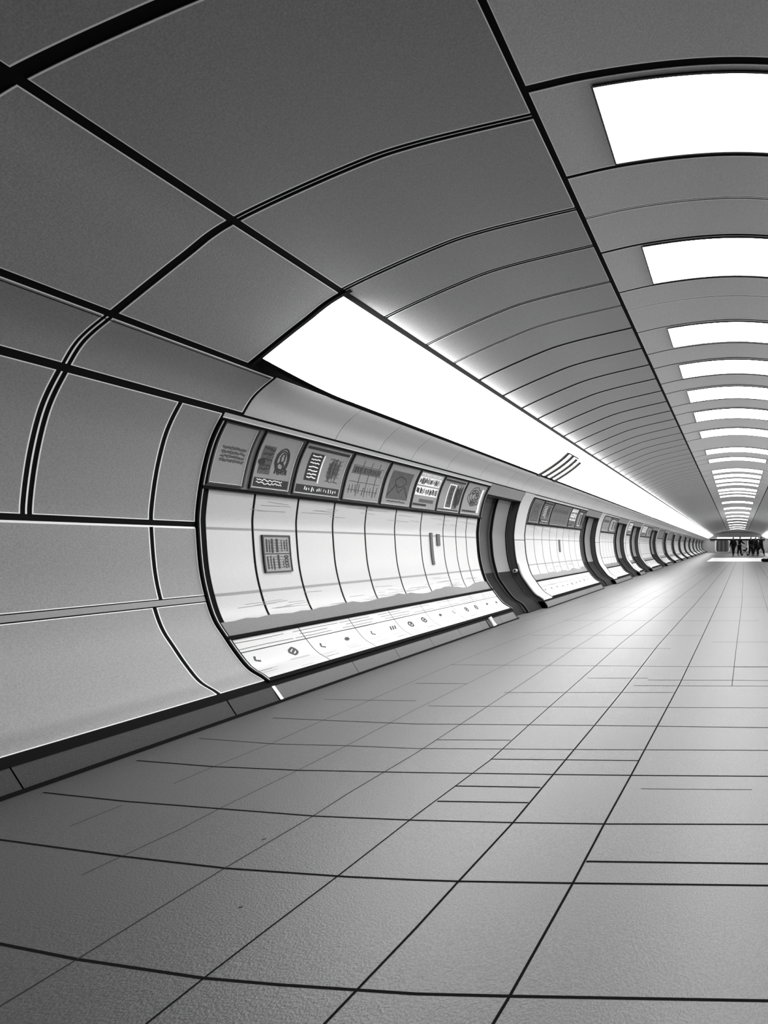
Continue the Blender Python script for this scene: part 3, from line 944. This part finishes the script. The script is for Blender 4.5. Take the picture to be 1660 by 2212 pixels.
d = MB(); d.box((0, YE - .04, ez(1162)), (ex(1640) - ex(1552), .06, .15), 0); d.build('diffuser', M['stripfar'], th, smooth=False)
e = MB(); e.box((0, YE + .0, ez(1162) + .1), (ex(1642) - ex(1550), .16, .05), 0); e.build('housing', M['frame'], th, smooth=False)
# dark shutter with rounded corners, left of the people
def rrect(x0, x1, z0, z1, r, y):
    out = []
    for cx, cz, a0 in ((x1 - r, z1 - r, 0), (x0 + r, z1 - r, 90), (x0 + r, z0 + r, 180), (x1 - r, z0 + r, 270)):
        for k in range(6):
            a = math.radians(a0 + 18 * k)
            out.append(Vector((cx + r * math.cos(a), y, cz + r * math.sin(a))))
    return out
def shutter(x0, x1, n, label, slats):
    d = MB()
    z0, z1 = fz + .03, ez(1167)
    d.quad(rrect(x0, x1, z0, z1, .22, YE + .14), 0)
    o2 = d.build('door_%d' % n, [M['band']], origin=((x0 + x1) / 2, YE + .14, z0))
    tag(o2, label, 'door', kind='structure')
    f = MB()
    A = rrect(x0 - .16, x1 + .16, z0 - .03, z1 + .1, .3, YE + .10); B = rrect(x0, x1, z0, z1, .22, YE + .10)
    f.grid([A + [A[0]], B + [B[0]]], 0)
    f.build('door_frame', M['white'], o2)
    s = MB()
    for k in range(slats):
        x = x0 + (x1 - x0) * (k + .5) / slats
        s.box((x, YE + .12, (z0 + z1) / 2), (.05, .03, (z1 - z0) * .86), k % 2)
    s.build('shutter_rib', [M['gap'], M['inlay']], o2, smooth=False)
nd = len(DOORS)
shutter(ex(1548), ex(1575), nd + 1, 'dark ribbed shutter with rounded corners in the end wall', 6)
shutter(ex(1618), ex(1640), nd + 2, 'dark ribbed shutter behind the group of people in the end wall', 5)

# ------------------------------------------------------------------ people
def skin_mesh(name, verts, edges, radii, root, material, parent, origin, sub=1):
    me = bpy.data.meshes.new(name)
    me.from_pydata([tuple(v) for v in verts], edges, [])
    o = bpy.data.objects.new(name + '_tmp', me)
    COL.objects.link(o)
    sk = o.modifiers.new('skin', 'SKIN'); sk.use_smooth_shade = True
    layer = me.skin_vertices[0].data if me.skin_vertices else None
    if layer is None:
        bm = bmesh.new(); bm.from_mesh(me); bm.verts.layers.skin.verify(); bm.to_mesh(me); bm.free()
        layer = me.skin_vertices[0].data
    for i, r in enumerate(radii):
        layer[i].radius = r if isinstance(r, tuple) else (r, r)
        layer[i].use_root = (i == root)
    ss = o.modifiers.new('sub', 'SUBSURF'); ss.levels = sub; ss.render_levels = sub
    dg = bpy.context.evaluated_depsgraph_get(); dg.update()
    ev = bpy.data.meshes.new_from_object(o.evaluated_get(dg))
    bpy.data.objects.remove(o); 
    ev.name = name
    ev.materials.clear(); ev.materials.append(material)
    for p in ev.polygons: p.use_smooth = True
    n = bpy.data.objects.new(name, ev); COL.objects.link(n)
    if parent is not None: n.parent = parent
    return n

def person(x, y, h, label, facing=0.0, stride=.16, arm=.1, lean=0.0, coat=True, bag=None, arm_fwd=None, cloth='cloth'):
    """a standing or walking figure; built upright along its own axes then turned"""
    s = h / 1.75
    th = thing('person', label, 'person', (x, y, floor_z(y)), 'people at the far end of the tunnel')
    th.rotation_euler = (0, 0, facing)
    V, E, R = [], [], []
    def add(p, r, par=None):
        V.append(Vector(p) * s); R.append((r * s, r * s) if not isinstance(r, tuple) else (r[0] * s, r[1] * s))
        if par is not None: E.append((par, len(V) - 1))
        return len(V) - 1
    pel = add((0, 0, .95), (.15, .11))
    wa = add((0, lean * .3, 1.12), (.135, .10), pel)
    ch = add((0, lean * .7, 1.32), (.165, .115), wa)
    nk = add((0, lean, 1.47), .06, ch)
    hd0 = add((0, lean + .01, 1.56), (.07, .08), nk)
    hd1 = add((0, lean + .02, 1.66), (.078, .095), hd0)
    add((0, lean + .01, 1.73), (.05, .06), hd1)
    limbs = {}
    for sx in (-1, 1):
        st = stride * sx
        hp = add((.09 * sx, 0, .88), .095, pel)
        kn = add((.10 * sx, st * .75 + .02, .50), .06, hp)
        an = add((.10 * sx, st, .09), .042, kn)
        add((.11 * sx, st + .13, .035), (.04, .03), an)
        sh = add((.19 * sx, lean * .8, 1.40), .06, ch)
        if arm_fwd and sx == arm_fwd:
            el = add((.23 * sx, lean + .16, 1.18), .045, sh)
            wr = add((.20 * sx, lean + .40, 1.06), .03, el)
            d = Vector((0, 1, -.2)).normalized()
        else:
            el = add((.26 * sx, -arm * sx + lean * .5, 1.13), .045, sh)
            wr = add((.25 * sx, -arm * 1.6 * sx + .08 + lean * .5, .90), .03, el)
            d = Vector((0, .15, -1)).normalized()
        w = V[wr] / s
        pm = add(w + d * .06, (.035, .02), wr)
        for q, ln in ((-.03, .07), (-.01, .085), (.01, .08), (.03, .065)):
            f1 = add(w + d * .10 + Vector((0, q, 0)) if not (arm_fwd and sx == arm_fwd) else w + d * .10 + Vector((q, 0, 0)), .009, pm)
            add(V[f1] / s + d * ln * .8 + Vector((-.012 * sx, 0, 0)), .008, f1)
        add(w + d * .07 + Vector((-.03 * sx, .03, 0)), .010, pm)
        limbs[sx] = (hp, kn, an, sh, el, wr)
    body = skin_mesh('body', V, E, R, pel, M['skin'], th, None, 1)
    # clothes follow the same joints
    CV, CE, CR = [], [], []
    def cadd(p, r, par=None):
        CV.append(Vector(p)); CR.append(r)
        if par is not None: CE.append((par, len(CV) - 1))
        return len(CV) - 1
    k = 1.34
    c0 = cadd(V[pel], (R[pel][0] * k, R[pel][1] * 1.35)); c1 = cadd(V[wa], (R[wa][0] * k, R[wa][1] * 1.3), c0)
    c2 = cadd(V[ch], (R[ch][0] * k, R[ch][1] * 1.3), c1); cadd((V[ch] + V[nk]) / 2 + Vector((0, 0, .02)), (.10 * s, .09 * s), c2)
    if coat: cadd(V[pel] + Vector((0, -.01, -.28)) * s, (.20 * s, .17 * s), c0)
    for sx in (-1, 1):
        hp, kn, an, sh, el, wr = limbs[sx]
        a = cadd(V[sh], (.105 * s, .105 * s), c2); b = cadd(V[el], (.080 * s, .080 * s), a); cadd(V[wr], (.055 * s, .048 * s), b)
    skin_mesh('jacket', CV, CE, CR, 0, M[cloth], th, None, 1)
    CV, CE, CR = [], [], []
    c0 = cadd(V[pel] - Vector((0, 0, .02)), (.165 * s, .13 * s))
    for sx in (-1, 1):
        hp, kn, an, sh, el, wr = limbs[sx]
        a = cadd(V[hp], (.135 * s, .135 * s), c0); b = cadd(V[kn], (.105 * s, .105 * s), a); cadd(V[an] + Vector((0, 0, .03)), (.08 * s, .08 * s), b)
    skin_mesh('trousers', CV, CE, CR, 0, M['cloth2'], th, None, 1)
    for sx in (-1, 1):
        an = limbs[sx][2]
        skin_mesh('shoe', [V[an] + Vector((0, -.03, -.035)), V[an] + Vector((0, .06, -.045)), V[an] + Vector((0, .15, -.055))], [(0, 1), (1, 2)],
                  [(.05, .05), (.05, .04), (.045, .032)], 0, M['rubber'], th, None, 1)
    hc = V[hd1]
    skin_mesh('hair', [hc + Vector((0, -.03, -.04)) * s, hc + Vector((0, -.02, .03)) * s, hc + Vector((0, .0, .07)) * s], [(0, 1), (1, 2)],
              [(.085 * s, .085 * s), (.09 * s, .09 * s), (.06 * s, .06 * s)], 0, M['hair'], th, None, 1)
    ORI[body.name] = Vector((0, 0, 0))
    def bit(nm, c, size, m):
        q = MB(); q.box(hc + Vector(c) * s, [z * s for z in size], 0)
        o = q.build(nm, m, None); o.parent = body
    for sx in (-1, 1):
        bit('eye', (.03 * sx, .083, -.005), (.02, .012, .01), M['hair'])
        bit('ear', (.082 * sx, 0, -.02), (.016, .035, .055), M['skin'])
    bit('nose', (0, .098, -.035), (.022, .03, .04), M['skin'])
    bit('mouth', (0, .08, -.075), (.045, .015, .01), M['hair'])
    return th

PYD = 45.0
def at(px, y): return (px - VX) * y / F_PX
person(at(1585, 44), 44, 1.70, 'person in a dark coat standing leftmost of the group at the far end', .5, .14, .1, 0, True)
person(at(1598, 45), 45, 1.78, 'tall person in black leaning over a pushchair at the far end', -1.3, .12, .08, .06, False, arm_fwd=1)
person(at(1623, 46), 46, 1.72, 'slim person in black standing between pushchair and the pair', 2.6, .14, .1, 0, False)
person(at(1634, 44), 44, 1.70, 'broad person in a dark coat, left of the pair at the right edge', 2.0, .2, .16, .03, True)
person(at(1644, 44.5), 44.5, 1.74, 'person in black striding at the right edge of the far group', -1.1, .30, .2, .05, True)

# pushchair
y = 44.6; x = at(1610.5, y)
th = thing('pushchair', 'small black pushchair in front of the leaning person at the far end', 'pushchair', (x, y, floor_z(y)))
z = floor_z(y)
def pv(dx, dy, dz): return Vector((x + dx, y + dy, z + dz))
m = MB(); m.grid([[pv(-.22 + .02 * 0, yy, .42), pv(.05, yy, .40), pv(.24, yy, .66), pv(.20, yy, .74), pv(-.02, yy, .54), pv(-.22, yy, .54), pv(-.22, yy, .42)] for yy in (-.2, .2)], 0)
for yy in (-.2, .2): m.quad([pv(-.22, yy, .42), pv(.05, yy, .40), pv(.24, yy, .66), pv(.20, yy, .74), pv(-.02, yy, .54), pv(-.22, yy, .54)], 0)
m.build('seat', M['cloth'], th)
m = MB(); m.grid([[pv(.02 + .26 * math.cos(a), yy, .55 + .24 * math.sin(a)) for a in lin(.1, 2.0, 8)] for yy in lin(-.21, .21, 4)], 0); m.build('hood', M['cloth2'], th)
m = MB()
for yy in (-.2, .2):
    m.tube([pv(-.28, yy, .08), pv(.0, yy, .42), pv(.24, yy, .66)], .016); m.tube([pv(.24, yy, .08), pv(.02, yy, .42)], .016)
    m.tube([pv(.2, yy, .6), pv(-.38, yy, .98)], .014)
m.tube([pv(-.38, -.2, .98), pv(-.38, .2, .98)], .016)
m.build('frame', M['rubber'], th)
for dx in (-.28, .24):
    for yy in (-.22, .22):
        w = MB(); w.tube([pv(dx, yy - .018, .09), pv(dx, yy + .018, .09)], .088, 16); w.build('wheel', M['rubber'], th)

# black holdall on the floor at the right
y = 31.0; x = at(1655, y); z = floor_z(y)
th = thing('holdall', 'black holdall lying on the floor at the right edge before the people', 'bag', (x, y, z))
m = MB()
rowsb = []
for q in lin(-1, 1, 10):
    e = math.sqrt(max(0, 1 - abs(q) ** 4)) * .85 + .15
    rowsb.append([Vector((x + .30 * q, y + .15 * e * math.cos(a), z + .11 + .11 * (e * math.sin(a)))) for a in lin(0, 2 * math.pi, 14)])
m.grid(rowsb, 0); m.quad(rowsb[0][:-1]); m.quad(rowsb[-1][:-1])
m.build('body', M['cloth'], th)
for sy in (-.06, .06):
    m = MB(); m.tube([Vector((x - .13, y + sy, z + .21)), Vector((x - .09, y + sy, z + .30)), Vector((x + .09, y + sy, z + .30)), Vector((x + .13, y + sy, z + .21))], .011); m.build('handle', M['rubber'], th)
